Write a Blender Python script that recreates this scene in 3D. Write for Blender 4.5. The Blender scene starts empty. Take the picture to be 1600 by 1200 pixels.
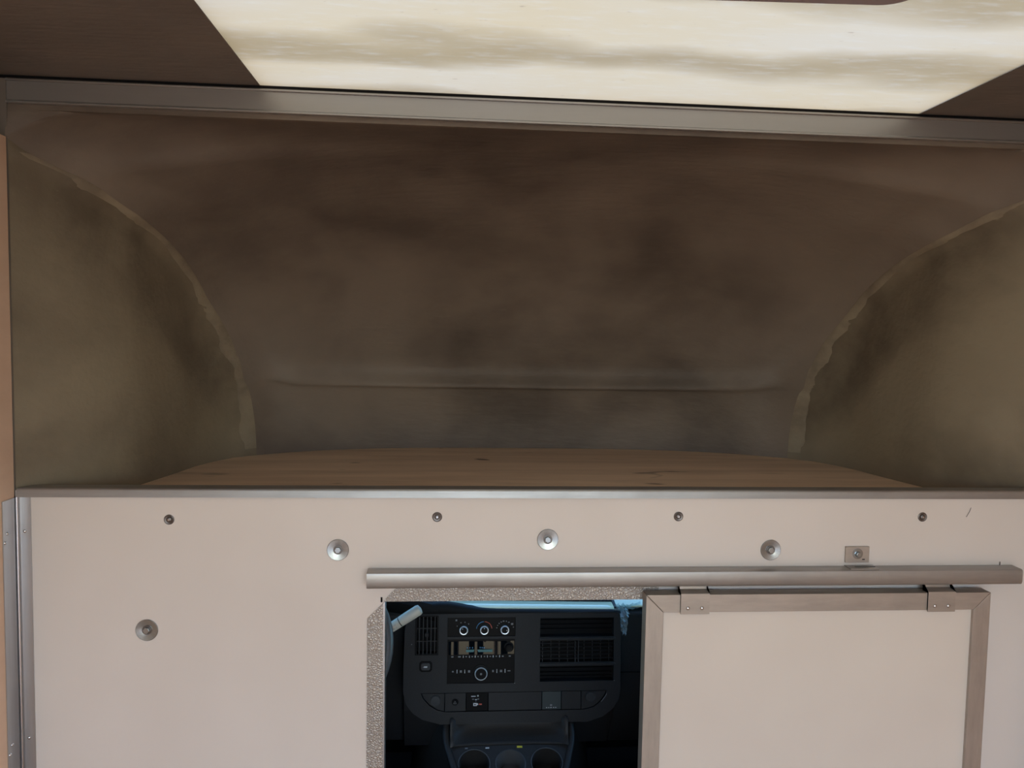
import bpy, bmesh, math, random
from mathutils import Vector, Matrix

C = bpy.context.scene.collection
PI = math.pi

# ---------------------------------------------------------------- camera
cam_d = bpy.data.cameras.new('camera')
cam = bpy.data.objects.new('camera', cam_d)
C.objects.link(cam)
bpy.context.scene.camera = cam
cam_d.sensor_width = 36.0
cam_d.lens = 27.0
cam_d.clip_start = 0.02
right = Vector((0.9968233, -0.07741917, 0.01869706))
up = Vector((-0.01364552, 0.0652715, 0.99777424))
fwd = Vector((0.07846724, 0.99485974, -0.06400773))
cam.matrix_world = Matrix(((right.x, up.x, -fwd.x, -0.15018676),
                           (right.y, up.y, -fwd.y, -1.45),
                           (right.z, up.z, -fwd.z, 0.0),
                           (0, 0, 0, 1)))

# ---------------------------------------------------------------- sky, sun, exposure
world = bpy.data.worlds.new('world')
bpy.context.scene.world = world
world.use_nodes = True
wn = world.node_tree.nodes
wl = world.node_tree.links
wn.clear()
sky = wn.new('ShaderNodeTexSky')
sky.sky_type = 'NISHITA'
sky.sun_disc = False
sky.sun_elevation = math.radians(62)
sky.sun_rotation = PI
sky.dust_density = 0.8
bg = wn.new('ShaderNodeBackground')
bg.inputs['Strength'].default_value = 0.79
wo = wn.new('ShaderNodeOutputWorld')
wl.new(sky.outputs[0], bg.inputs[0])
wl.new(bg.outputs[0], wo.inputs[0])

sun_d = bpy.data.lights.new('sun', 'SUN')
sun_d.energy = 4.3
sun_d.angle = math.radians(0.6)
sun_d.color = (1.0, 0.95, 0.87)
sun = bpy.data.objects.new('sun', sun_d)
C.objects.link(sun)
el = math.radians(62)
sdir = Vector((0.12, -math.cos(el), math.sin(el)))       # from the truck towards the sun (behind it)
sun.rotation_euler = sdir.to_track_quat('Z', 'Y').to_euler()

vs = bpy.context.scene.view_settings
vs.view_transform = 'Standard'
vs.look = 'None'
vs.exposure = 0.0
vs.gamma = 1.0
vs.use_curve_mapping = False
cy = bpy.context.scene.cycles
cy.max_bounces = 14
cy.diffuse_bounces = 8
cy.glossy_bounces = 5
cy.transparent_max_bounces = 8
cy.caustics_reflective = False
cy.caustics_refractive = False
cy.sample_clamp_indirect = 6.0


# ---------------------------------------------------------------- materials
class N:
    def __init__(s, name):
        s.m = bpy.data.materials.new(name)
        s.m.use_nodes = True
        s.t = s.m.node_tree
        s.n, s.l = s.t.nodes, s.t.links
        s.n.clear()
        s.out = s.n.new('ShaderNodeOutputMaterial')
        s.tc = s.n.new('ShaderNodeTexCoord')

    def bsdf(s, color, rough=0.5, metal=0.0, spec=0.5, coat=0.0):
        b = s.n.new('ShaderNodeBsdfPrincipled')
        s.put(b.inputs['Base Color'], color)
        s.put(b.inputs['Roughness'], rough)
        b.inputs['Metallic'].default_value = metal
        b.inputs['Specular IOR Level'].default_value = spec
        b.inputs['Coat Weight'].default_value = coat
        b.inputs['Coat Roughness'].default_value = 0.08
        s.l.new(b.outputs[0], s.out.inputs[0])
        s.b = b
        return b

    def put(s, sock, v):
        if isinstance(v, bpy.types.NodeSocket):
            s.l.new(v, sock)
        elif isinstance(v, (tuple, list)):
            sock.default_value = (*v, 1.0) if len(v) == 3 else v
        else:
            sock.default_value = v

    def coords(s, scale=(1, 1, 1), rot=(0, 0, 0), kind='Object'):
        mp = s.n.new('ShaderNodeMapping')
        mp.inputs['Scale'].default_value = scale
        mp.inputs['Rotation'].default_value = rot
        s.l.new(s.tc.outputs[kind], mp.inputs[0])
        return mp.outputs[0]

    def noise(s, scale, stretch=(1, 1, 1), detail=4, rough=0.55, dist=0.0):
        t = s.n.new('ShaderNodeTexNoise')
        t.inputs['Scale'].default_value = scale
        t.inputs['Detail'].default_value = detail
        t.inputs['Roughness'].default_value = rough
        t.inputs['Distortion'].default_value = dist
        s.l.new(s.coords(stretch), t.inputs['Vector'])
        return t.outputs['Fac']

    def ramp(s, fac, stops):
        r = s.n.new('ShaderNodeValToRGB')
        e = r.color_ramp.elements
        while len(e) < len(stops):
            e.new(0.5)
        for i, (p, c) in enumerate(stops):
            e[i].position = p
            e[i].color = (*c, 1.0) if isinstance(c, (tuple, list)) else (c, c, c, 1.0)
        s.l.new(fac, r.inputs[0])
        return r.outputs[0]

    def mix(s, fac, a, b):
        x = s.n.new('ShaderNodeMix')
        x.data_type = 'RGBA'
        s.put(x.inputs[0], fac)
        s.put(x.inputs[6], a)
        s.put(x.inputs[7], b)
        return x.outputs[2]

    def math(s, op, a, b=0.0, c=None):
        x = s.n.new('ShaderNodeMath')
        x.operation = op
        s.put(x.inputs[0], a)
        s.put(x.inputs[1], b)
        if c is not None:
            s.put(x.inputs[2], c)
        return x.outputs[0]

    def bump(s, h, strength=0.3, dist=0.002):
        b = s.n.new('ShaderNodeBump')
        b.inputs['Strength'].default_value = strength
        b.inputs['Distance'].default_value = dist
        s.l.new(h, b.inputs['Height'])
        s.l.new(b.outputs[0], s.b.inputs['Normal'])


def simple(name, col, rough=0.5, metal=0.0, spec=0.5, coat=0.0, grain=0.0, gscale=300):
    k = N(name)
    c = col
    if grain:
        f = k.noise(gscale, detail=3)
        c = k.mix(k.ramp(f, [(0.3, 0.0), (0.7, 1.0)]), tuple(x * (1 - grain) for x in col), tuple(min(1, x * (1 + grain)) for x in col))
    k.bsdf(c, rough, metal, spec, coat)
    if grain:
        k.bump(k.noise(gscale * 1.6, detail=2), 0.15, 0.001)
    return k.m


M = {}

k = N('wall_paint')
f = k.noise(2.2, detail=3)
k.bsdf(k.mix(k.ramp(f, [(0.35, 0.0), (0.65, 1.0)]), (0.715, 0.655, 0.61), (0.765, 0.71, 0.67)), 0.42, spec=0.4)
k.bump(k.noise(420, detail=2), 0.06, 0.0006)
M['paint'] = k.m

k = N('door_paint')
f = k.noise(2.6, detail=3)
k.bsdf(k.mix(k.ramp(f, [(0.35, 0.0), (0.65, 1.0)]), (0.72, 0.65, 0.585), (0.76, 0.695, 0.625)), 0.42, spec=0.4)
k.bump(k.noise(420, detail=2), 0.06, 0.0006)
M['door_paint'] = k.m


def galv(name, col, rough, stretch, streak=0.18, blotch=0.12, metal=1.0):
    k = N(name)
    f1 = k.noise(60, stretch, detail=5, rough=0.7)
    f2 = k.noise(9, detail=4)
    dark = tuple(x * (1 - streak) for x in col)
    c = k.mix(k.ramp(f1, [(0.3, 0.0), (0.7, 1.0)]), dark, col)
    c = k.mix(k.math('MULTIPLY', k.ramp(f2, [(0.45, 0.0), (0.75, 1.0)]), blotch * 3), c, tuple(x * 0.62 for x in col))
    rr = k.math('MULTIPLY_ADD', f2, 0.10 if blotch else 0.0, rough - (0.05 if blotch else 0.0))
    k.bsdf(c, rr, metal)
    return k.m


M['galv_x'] = galv('galvanised_steel_along', (0.43, 0.415, 0.40), 0.42, (0.06, 1, 1), metal=0.85)
M['galv_z'] = galv('galvanised_steel_upright', (0.55, 0.56, 0.58), 0.30, (1, 1, 0.06), 0.15, 0.0, metal=0.9)
M['frame_x'] = galv('door_frame_metal_along', (0.50, 0.44, 0.39), 0.50, (0.15, 1, 1), metal=0.7)
M['frame_z'] = galv('door_frame_metal_upright', (0.50, 0.44, 0.39), 0.50, (1, 1, 0.15), metal=0.7)
M['header'] = galv('header_metal', (0.37, 0.36, 0.35), 0.30, (0.1, 1, 1), 0.05, 0.0, metal=0.5)
M['zinc'] = galv('zinc_plate', (0.44, 0.485, 0.51), 0.26, (1, 1, 1), 0.25, 0.2)
M['screw'] = galv('dull_screw', (0.19, 0.17, 0.16), 0.42, (1, 1, 1), 0.2, 0.1)
M['rivet'] = galv('rivet_metal', (0.72, 0.73, 0.76), 0.22, (1, 1, 1), 0.1, 0.05)

k = N('stucco_embossed_metal')
vo = k.n.new('ShaderNodeTexVoronoi')
vo.feature = 'DISTANCE_TO_EDGE'
vo.inputs['Scale'].default_value = 210
dn = k.n.new('ShaderNodeTexNoise')
dn.inputs['Scale'].default_value = 120
k.l.new(k.coords(), dn.inputs['Vector'])
va = k.n.new('ShaderNodeVectorMath')
va.operation = 'MULTIPLY_ADD'
k.l.new(dn.outputs['Color'], va.inputs[0])
va.inputs[1].default_value = (0.008, 0.008, 0.008)
k.l.new(k.coords(), va.inputs[2])
k.l.new(va.outputs[0], vo.inputs['Vector'])
hr = k.ramp(vo.outputs[0], [(0.0, 0.0), (0.35, 1.0)])
k.bsdf(k.mix(hr, (0.34, 0.31, 0.285), (0.50, 0.46, 0.42)), 0.48, 0.7)
k.bump(hr, 0.7, 0.0008)
M['stucco'] = k.m


def plywood(name, a, b, stretch, knots=True, rough=0.6):
    k = N(name)
    f = k.noise(14, stretch, detail=8, rough=0.65, dist=0.4)
    c = k.mix(k.ramp(f, [(0.35, 0.0), (0.62, 1.0)]), a, b)
    if knots:
        kn = k.noise(16, tuple(1.0 if s == 1 else 0.35 for s in stretch), detail=2, rough=0.4, dist=0.6)
        c = k.mix(k.ramp(kn, [(0.70, 0.0), (0.76, 1.0)]), c, tuple(x * 0.3 for x in a))
    k.bsdf(c, rough, spec=0.3)
    k.bump(f, 0.25, 0.0012)
    return k.m


M['ply_deck'] = plywood('plywood_deck', (0.62, 0.455, 0.32), (0.80, 0.61, 0.44), (0.10, 1, 1))
M['ply_wall'] = plywood('plywood_wall', (0.74, 0.53, 0.40), (0.82, 0.60, 0.46), (1, 0.2, 0.6), False)
M['ply_floor'] = plywood('plywood_floor', (0.30, 0.20, 0.12), (0.46, 0.32, 0.20), (1, 0.1, 1))


def fibreglass(name, base, light, dark, scale=1.0):
    k = N(name)
    big = k.noise(2.1 * scale, detail=4, rough=0.5, dist=0.35)
    mid = k.noise(9 * scale, (0.5, 1, 1), detail=5, rough=0.6)
    fib = k.noise(90, (0.12, 1, 1), detail=6, rough=0.75)
    c = k.mix(k.ramp(big, [(0.36, 0.0), (0.60, 1.0)]), dark, base)
    c = k.mix(k.math('MULTIPLY', k.ramp(mid, [(0.42, 0.0), (0.75, 1.0)]), 0.40), c, light)
    c = k.mix(k.math('MULTIPLY', k.ramp(fib, [(0.62, 0.0), (0.72, 1.0)]), 0.30), c, light)
    k.bsdf(c, 0.55, spec=0.3)
    h = k.math('ADD', k.math('MULTIPLY', big, 3.0), k.math('ADD', k.noise(70, (0.2, 1, 1), detail=6), mid))
    k.bump(h, 0.35, 0.004)
    return k.m


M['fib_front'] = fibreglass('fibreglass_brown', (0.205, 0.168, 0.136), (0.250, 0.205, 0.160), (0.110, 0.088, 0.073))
M['fib_side'] = fibreglass('fibreglass_olive', (0.255, 0.213, 0.150), (0.300, 0.255, 0.182), (0.115, 0.092, 0.066), 1.1)  # olive tint, also lightened: the sides' stronger light is put into the colour
M['fib_roof'] = fibreglass('fibreglass_roof', (0.215, 0.19, 0.17), (0.27, 0.225, 0.185), (0.16, 0.14, 0.125))

# translucent roof sheet, weathered and stained
k = N('translucent_roof')
st = k.noise(2.6, (0.8, 1.3, 1), detail=3, rough=0.45, dist=0.25)
fi = k.noise(70, (0.22, 1, 1), detail=6, rough=0.75)
sp = k.noise(130, (0.35, 1, 1), detail=2)
sep = k.n.new('ShaderNodeSeparateXYZ')
k.l.new(k.tc.outputs['Object'], sep.inputs[0])
# a lengthwise grime band across the sheet near the front, another further back
band = k.math('ADD', k.math('MULTIPLY', sep.outputs['Y'], 3.6), k.math('MULTIPLY', st, 1.1))
bw = k.n.new('ShaderNodeMath')
bw.operation = 'SINE'
k.l.new(k.math('MULTIPLY', band, 2 * PI), bw.inputs[0])
grime = k.ramp(k.math('MULTIPLY_ADD', bw.outputs[0], 0.5, 0.5), [(0.30, 0.0), (1.0, 1.0)])
clean = k.ramp(k.noise(1.6, (0.6, 1.5, 1), detail=3), [(0.40, 0.0), (0.62, 1.0)])
col = k.mix(clean, (0.325, 0.257, 0.155), (0.330, 0.280, 0.200))
col = k.mix(k.math('MULTIPLY', grime, 0.75), col, (0.165, 0.122, 0.062))
col = k.mix(k.math('MULTIPLY', k.ramp(fi, [(0.50, 0.0), (0.70, 1.0)]), 0.32), col, (0.36, 0.345, 0.30))
col = k.mix(k.math('MULTIPLY', k.ramp(sp, [(0.70, 0.0), (0.76, 1.0)]), 0.6), col, (0.15, 0.12, 0.085))
tr = k.n.new('ShaderNodeBsdfTranslucent')
k.l.new(col, tr.inputs[0])
df = k.n.new('ShaderNodeBsdfPrincipled')
df.inputs['Base Color'].default_value = (0.55, 0.49, 0.40, 1)
df.inputs['Roughness'].default_value = 0.45
ms = k.n.new('ShaderNodeMixShader')
ms.inputs[0].default_value = 0.30
k.l.new(tr.outputs[0], ms.inputs[1])
k.l.new(df.outputs[0], ms.inputs[2])
k.l.new(ms.outputs[0], k.out.inputs[0])
M['skylight'] = k.m

M['lamp_plastic'] = simple('lamp_housing', (0.42, 0.36, 0.38), 0.3)
M['lamp_lens'] = simple('lamp_lens', (0.70, 0.70, 0.68), 0.2)
M['black'] = simple('black_plastic', (0.022, 0.023, 0.026), 0.55, grain=0.25, gscale=500)
M['dash'] = simple('dash_plastic', (0.023, 0.0215, 0.022), 0.6, spec=0.3, grain=0.25, gscale=600)
M['deep'] = simple('deep_black', (0.006, 0.006, 0.007), 0.7, spec=0.15)
M['slat'] = simple('vent_slat', (0.010, 0.010, 0.012), 0.5, spec=0.25)
M['gloss'] = simple('gloss_black', (0.005, 0.005, 0.006), 0.38, spec=0.08)
M['ring'] = simple('silver_ring', (0.75, 0.75, 0.76), 0.3, 0.6)
M['white'] = simple('white_print', (0.55, 0.56, 0.58), 0.6)
M['dim'] = simple('grey_print', (0.20, 0.20, 0.21), 0.6)
M['red'] = simple('red_print', (0.55, 0.10, 0.06), 0.6)
M['blue'] = simple('blue_print', (0.05, 0.22, 0.42), 0.6)
M['yellow'] = simple('yellow_tag', (0.75, 0.60, 0.05), 0.5)
M['teal'] = simple('teal_display_band', (0.02, 0.16, 0.17), 0.2)
M['lever'] = simple('grey_lever', (0.80, 0.76, 0.66), 0.35)
M['rim'] = simple('wheel_rim', (0.15, 0.15, 0.16), 0.34)
M['console'] = simple('console_plastic', (0.034, 0.030, 0.027), 0.5, spec=0.3, grain=0.2, gscale=400)
M['cup'] = simple('cup_holder_plastic', (0.085, 0.082, 0.080), 0.35)
M['cab'] = simple('cab_trim', (0.014, 0.013, 0.013), 0.75, spec=0.15)
M['film_top'] = simple('film_covered_dash_top', (0.80, 0.79, 0.52), 0.22, coat=0.4)
M['green'] = simple('dark_green_cover', (0.022, 0.034, 0.036), 0.5)
M['body'] = simple('truck_body_white', (0.75, 0.75, 0.74), 0.35)
M['ground'] = simple('ground_concrete', (0.36, 0.33, 0.29), 0.9, grain=0.2, gscale=20)

k = N('display_glass')
k.bsdf((0.004, 0.006, 0.008), 0.06, spec=0.22)
M['display'] = k.m

k = N('windshield_glass')
t1 = k.n.new('ShaderNodeBsdfTransparent')
t1.inputs[0].default_value = (0.62, 0.86, 0.95, 1)
g1 = k.n.new('ShaderNodeBsdfGlossy')
g1.inputs['Roughness'].default_value = 0.0
fr = k.n.new('ShaderNodeFresnel')
fr.inputs[0].default_value = 1.45
ms = k.n.new('ShaderNodeMixShader')
k.l.new(fr.outputs[0], ms.inputs[0])
k.l.new(t1.outputs[0], ms.inputs[1])
k.l.new(g1.outputs[0], ms.inputs[2])
k.l.new(ms.outputs[0], k.out.inputs[0])
M['glass'] = k.m

k = N('clear_crumpled_film')
t1 = k.n.new('ShaderNodeBsdfTransparent')
t1.inputs[0].default_value = (0.75, 0.88, 0.92, 1)
p1 = k.n.new('ShaderNodeBsdfPrincipled')
p1.inputs['Base Color'].default_value = (0.55, 0.68, 0.72, 1)
p1.inputs['Roughness'].default_value = 0.12
ms = k.n.new('ShaderNodeMixShader')
ms.inputs[0].default_value = 0.45
k.l.new(t1.outputs[0], ms.inputs[1])
k.l.new(p1.outputs[0], ms.inputs[2])
k.l.new(ms.outputs[0], k.out.inputs[0])
M['film'] = k.m


# ---------------------------------------------------------------- mesh builder
class MB:
    """Collects faces in world metres (or in a local frame T) and links them as one mesh."""
    def __init__(s, T=None):
        s.v, s.f, s.T = [], [], T

    def add(s, verts, faces):
        o = len(s.v)
        for p in verts:
            p = Vector(p)
            s.v.append(s.T @ p if s.T else p)
        s.f += [tuple(i + o for i in q) for q in faces]
        return s

    def box(s, x0, x1, y0, y1, z0, z1):
        v = [(x0, y0, z0), (x1, y0, z0), (x1, y1, z0), (x0, y1, z0), (x0, y0, z1), (x1, y0, z1), (x1, y1, z1), (x0, y1, z1)]
        return s.add(v, [(0, 3, 2, 1), (4, 5, 6, 7), (0, 1, 5, 4), (1, 2, 6, 5), (2, 3, 7, 6), (3, 0, 4, 7)])

    def prism(s, pts, a, b, axis=1):
        """outline pts (2D) extruded from a to b along axis"""
        def w(p, h):
            return {0: (h, p[0], p[1]), 1: (p[0], h, p[1]), 2: (p[0], p[1], h)}[axis]
        n = len(pts)
        v = [w(p, a) for p in pts] + [w(p, b) for p in pts]
        return s.add(v, [tuple(range(n))[::-1], tuple(range(n, 2 * n))] + [(i, (i + 1) % n, n + (i + 1) % n, n + i) for i in range(n)])

    def lathe(s, c, prof, axis=(0, -1, 0), n=28, close=True):
        """profile of (radius, height) revolved about axis through c"""
        ax = Vector(axis).normalized()
        q = Vector((0, 0, 1)).rotation_difference(ax)
        c = Vector(c)
        v, f = [], []
        for r, h in prof:
            for i in range(n):
                a = 2 * PI * i / n
                v.append(c + q @ Vector((r * math.cos(a), r * math.sin(a), h)))
        for j in range(len(prof) - 1):
            for i in range(n):
                i2 = (i + 1) % n
                f.append((j * n + i, j * n + i2, (j + 1) * n + i2, (j + 1) * n + i))
        if close:
            f.append(tuple(range(n))[::-1])
            f.append(tuple(range((len(prof) - 1) * n, len(prof) * n)))
        return s.add(v, f)

    def tube(s, path, rad, n=12, closed=False, cap=True):
        P = [Vector(p) for p in path]
        m = len(P)
        R = rad if isinstance(rad, (list, tuple)) else [rad] * m
        v, f = [], []
        prev = None
        for i in range(m):
            if closed:
                d = (P[(i + 1) % m] - P[i - 1]).normalized()
            else:
                d = (P[min(i + 1, m - 1)] - P[max(i - 1, 0)]).normalized()
            if prev is None:
                a = d.orthogonal().normalized()
            else:
                a = (prev - d * prev.dot(d)).normalized()
            prev = a
            b = d.cross(a)
            for j in range(n):
                t = 2 * PI * j / n
                v.append(P[i] + (a * math.cos(t) + b * math.sin(t)) * R[i])
        for i in range(m if closed else m - 1):
            for j in range(n):
                i2, j2 = (i + 1) % m, (j + 1) % n
                f.append((i * n + j, i * n + j2, i2 * n + j2, i2 * n + j))
        if cap and not closed:
            f.append(tuple(range(n))[::-1])
            f.append(tuple(range((m - 1) * n, m * n)))
        return s.add(v, f)

    def grid(s, rows, closed=False):
        nr, nc = len(rows), len(rows[0])
        v = [p for r in rows for p in r]
        f = []
        for i in range(nr - 1):
            for j in range(nc if closed else nc - 1):
                j2 = (j + 1) % nc
                f.append((i * nc + j, i * nc + j2, (i + 1) * nc + j2, (i + 1) * nc + j))
        return s.add(v, f)

    def build(s, name, mat, parent=None, bevel=0.0, smooth=None, solid=0.0, seg=2):
        lo = Vector((min(p[i] for p in s.v) for i in range(3)))
        hi = Vector((max(p[i] for p in s.v) for i in range(3)))
        org = Vector(((lo.x + hi.x) / 2, (lo.y + hi.y) / 2, lo.z)) if parent is None else (lo + hi) / 2
        me = bpy.data.meshes.new(name)
        me.from_pydata([p - org for p in s.v], [], s.f)
        bm = bmesh.new()
        bm.from_mesh(me)
        bmesh.ops.recalc_face_normals(bm, faces=bm.faces)
        bm.to_mesh(me)
        bm.free()
        me.materials.append(mat)
        o = bpy.data.objects.new(name, me)
        C.objects.link(o)
        o['w'] = list(org)
        o.location = org
        if parent is not None:
            o.parent = parent
            o.location = org - Vector(parent['w'])
        if solid:
            md = o.modifiers.new('solid', 'SOLIDIFY')
            md.thickness = solid
            md.offset = 0
        if bevel:
            md = o.modifiers.new('bevel', 'BEVEL')
            md.width = bevel
            md.segments = seg
            md.limit_method = 'ANGLE'
            md.angle_limit = math.radians(35)
            md.harden_normals = True
        if bevel or smooth:
            for p in me.polygons:
                p.use_smooth = True
            ang = math.radians(smooth if smooth else 40)
            if not bevel:
                me.set_sharp_from_angle(angle=ang)
        return o


def tag(o, label=None, cat=None, group=None, kind=None):
    if label: o['label'] = label
    if cat: o['category'] = cat
    if group: o['group'] = group
    if kind: o['kind'] = kind
    return o


def empty(name, loc, label=None, cat=None, group=None, kind=None):
    o = bpy.data.objects.new(name, None)
    C.objects.link(o)
    o.location = loc
    o['w'] = list(loc)
    o.empty_display_size = 0.05
    return tag(o, label, cat, group, kind)


def copy_tree(o, loc=None, parent=None):
    c = o.copy()
    C.objects.link(c)
    if parent is not None:
        c.parent = parent
    if loc is not None:
        c.location = loc
        c['w'] = list(loc)
    for ch in o.children:
        copy_tree(ch, parent=c)
    return c


def catmull(pts, n):
    """n samples of a smooth curve through pts"""
    out = []
    m = len(pts)
    P = [Vector(p) for p in pts]
    for i in range(n):
        t = i / (n - 1) * (m - 1)
        k = min(int(t), m - 2)
        u = t - k
        p0 = P[k - 1] if k > 0 else P[0] * 2 - P[1]
        p1, p2 = P[k], P[k + 1]
        p3 = P[k + 2] if k + 2 < m else P[-1] * 2 - P[-2]
        out.append(0.5 * ((2 * p1) + (p2 - p0) * u + (2 * p0 - 5 * p1 + 4 * p2 - p3) * u * u + (3 * p1 - p0 - 3 * p2 + p3) * u ** 3))
    return out


# ================================================================ THE SETTING
XL, XR, XC = -0.94, 1.07, 0.065        # side walls and middle of the cargo box
ZF, ZC = -1.45, 0.437                  # cargo floor and ceiling
YB = -3.05                             # open rear end

tag(MB().box(-12, 12, -14, 12, -2.35, -2.30).build('ground', M['ground']), 'pale concrete ground outside the open rear of the truck', 'ground', kind='structure')

tag(MB().box(XL - 0.03, XR + 0.03, YB, 0.02, ZF - 0.04, ZF).build('floor', M['ply_floor']), 'light plywood floor of the cargo box', 'floor', kind='structure')

# bulkhead with the walk-through opening
OX0, OX1, OZ0, OZ1 = -0.271, 0.235, -1.22, -0.511
wf = empty('wall_front', (XC, 0.01, ZF), 'beige painted bulkhead panel across the front of the cargo box', 'wall', kind='structure')
b = MB()
b.box(XL, OX0, 0, 0.018, ZF, -0.300).box(OX1, XR, 0, 0.018, ZF, -0.300)
b.box(OX0, OX1, 0, 0.018, OZ1, -0.300).box(OX0, OX1, 0, 0.018, ZF, OZ0)
b.build('bulkhead_panel', M['paint'], wf)
MB().tube([(0.886, -0.0008, -0.349), (0.892, -0.0012, -0.338), (0.895, -0.0008, -0.330)], 0.0006, 6).build('scratch', M['screw'], wf)

# side walls: plywood lining below, bare fibreglass above
for side, x0, x1, lab in (('left', XL - 0.012, XL, 'tan plywood-lined left wall of the cargo box'),
                          ('right', XR, XR + 0.012, 'tan plywood-lined right wall of the cargo box')):
    w = empty('wall_' + side, ((x0 + x1) / 2, YB / 2, ZF), lab, 'wall', kind='structure')
    MB().box(x0, x1, YB, -0.004, ZF, 0.332).build('plywood_lining', M['ply_wall'], w)
    xa, xb = (XL - 0.03, XL - 0.0125) if side == 'left' else (XR + 0.0125, XR + 0.03)
    MB().box(xa, xb, YB, -0.001, ZF, ZC + 0.004).build('outer_skin', M['fib_side'], w)
    ja, jb = (XL - 0.06, XL - 0.0005) if side == 'left' else (XR + 0.0005, XR + 0.06)
    MB().box(ja, jb, 0.0, 0.04, ZF, ZC + 0.004).build('corner_post', M['fib_roof'], w)

# ceiling: opaque brown sides and a translucent sheet down the middle
SX0, SX1 = -0.502, 0.745
ce = empty('ceiling', (XC, YB / 2, ZC), 'brown fibreglass ceiling with a bright translucent sheet down its middle', 'ceiling', kind='structure')
MB().box(XL - 0.03, SX0, YB, 0.05, ZC + 0.003, ZC + 0.03).build('roof_side', M['fib_roof'], ce)
MB().box(SX1, XR + 0.03, YB, 0.05, ZC + 0.003, ZC + 0.03).build('roof_side', M['fib_roof'], ce)
tag(MB().add([(SX0 - 0.001, YB, ZC + 0.004), (SX1 + 0.001, YB, ZC + 0.004), (SX1 + 0.001, 0.0, ZC + 0.004), (SX0 - 0.001, 0.0, ZC + 0.004)],
             [(0, 1, 2, 3)]).build('translucent_sheet', M['skylight'], ce), 'stained cream translucent roof sheet lit by the sun')
MB().box(SX0 - 0.02, SX1 + 0.02, 0.0, 0.05, ZC + 0.0035, ZC + 0.034).build('front_lap', M['fib_roof'], ce)

# header beam above the attic opening
hd = empty('trim_1', (XC, 0.0, 0.39), 'grey metal header beam across the ceiling above the attic opening', 'beam', kind='structure')
MB().prism([(0.004, 0.4345), (-0.0005, 0.4345), (-0.0005, 0.3975), (-0.004, 0.3955), (-0.004, 0.392), (0.012, 0.392), (0.03, 0.41), (0.03, 0.4345)], XL + 0.0, XR, axis=0).build('beam_face', M['header'], hd, bevel=0.0008)
MB().box(XL, XR, -0.005, 0.006, 0.4300, 0.4345).build('upper_lip', M['galv_x'], hd, bevel=0.0015)
MB().box(XL - 0.01, XR + 0.01, -0.002, 0.03, 0.4346, 0.4395).build('sealant_gap', M['deep'], hd)
MB().box(XL, XR, 0.006, 0.016, 0.383, 0.392).build('lower_flange', M['fib_front'], hd)

# cap trim on the bulkhead top
tp = empty('trim_2', (XC, 0.0, -0.31), 'galvanised angle capping the top edge of the bulkhead', 'trim', kind='structure')
pts = [(-0.0052, -0.3115), (-0.0025, -0.2995)] + [(-0.0025 + 0.005 * (1 - math.cos(a)), -0.300 + 0.005 * math.sin(a)) for a in [PI / 2 * i / 5 for i in range(1, 6)]] + [(0.030, -0.295), (0.030, -0.2965), (0.0005, -0.300), (-0.0005, -0.3115)]
MB().prism(pts, XL + 0.003, XR - 0.003, axis=0).build('cap_angle', M['galv_x'], tp, smooth=50)


# corner angles, with rivets
def corner_trim(name, xc, sgn, label, rivs):
    t = empty(name, (xc, -0.014, ZF), label, 'trim', kind='structure')
    w = 0.0265
    prof = [(xc + sgn * 0.0015, -0.044), (xc + sgn * 0.0015, -0.006)]
    for i in range(1, 6):
        a = PI / 2 * i / 6
        prof.append((xc + sgn * (0.0015 + 0.0045 * (1 - math.cos(a))), -0.006 + 0.0045 * math.sin(a)))
    prof += [(xc + sgn * 0.006, -0.0015), (xc + sgn * w, -0.0015), (xc + sgn * w, -0.0002), (xc + sgn * 0.0002, -0.0002), (xc + sgn * 0.0002, -0.044)]
    MB().prism(prof, ZF, -0.312, axis=2).build('corner_angle', M['galv_z'], t, smooth=30)
    b = MB().tube([(xc + sgn * 0.0045, -0.0045, ZF), (xc + sgn * 0.0045, -0.0045, -0.311)], 0.0022, 10)
    b.build('bend_highlight', M['rivet'], t, smooth=60)  # bright tube added in the bend to paint its highlight line
    for dx, y, z in rivs:
        ax = (0, -1, 0) if dx else (sgn, 0, 0)
        c = (xc + sgn * (dx if dx else 0.0015), y if not dx else -0.0015, z)
        MB().lathe(c, [(0.0032, 0), (0.0030, 0.001), (0.0018, 0.002), (0.0004, 0.0024)], ax, 12).build('rivet', M['rivet'], t, smooth=40)


rv = []
for z in (-0.375, -0.765, -1.16):
    rv += [(0.0155, 0, z), (0, -0.031, z + 0.003), (0, -0.0385, z - 0.012)]
corner_trim('trim_3', XL, 1, 'galvanised corner angle with rivets down the left end of the bulkhead', rv)
corner_trim('trim_4', XR, -1, 'galvanised corner angle down the right end of the bulkhead', rv)

# textured metal trim round the opening
ot = empty('trim_5', (-0.02, 0.0, OZ0), 'embossed grey-tan metal trim with notched corner around the cab opening', 'trim', kind='structure')
MB().prism([(-0.273, -0.5105), (-0.2475, -0.4835), (0.26, -0.4835), (0.26, -0.5105)], -0.0018, -0.0002).build('head_flange', M['stucco'], ot)
MB().prism([(-0.3045, -0.545), (-0.2745, -0.5155), (-0.2715, -1.24), (-0.3035, -1.24)], -0.0018, -0.0002).build('side_flange', M['stucco'], ot)
MB().prism([(-0.2745, -0.5155), (-0.2710, -0.5125), (-0.2685, -1.24), (-0.2715, -1.24)], -0.0022, 0.030).build('side_return', M['galv_z'], ot)
MB().prism([(-0.273, -0.5105), (-0.273, -0.5120), (0.26, -0.5120), (0.26, -0.5105)], -0.0022, 0.030).build('head_return', M['stucco'], ot)
MB().box(-0.279, -0.276, -0.0025, -0.0002, -0.513, -0.504).build('corner_slot', M['deep'], ot)

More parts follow.
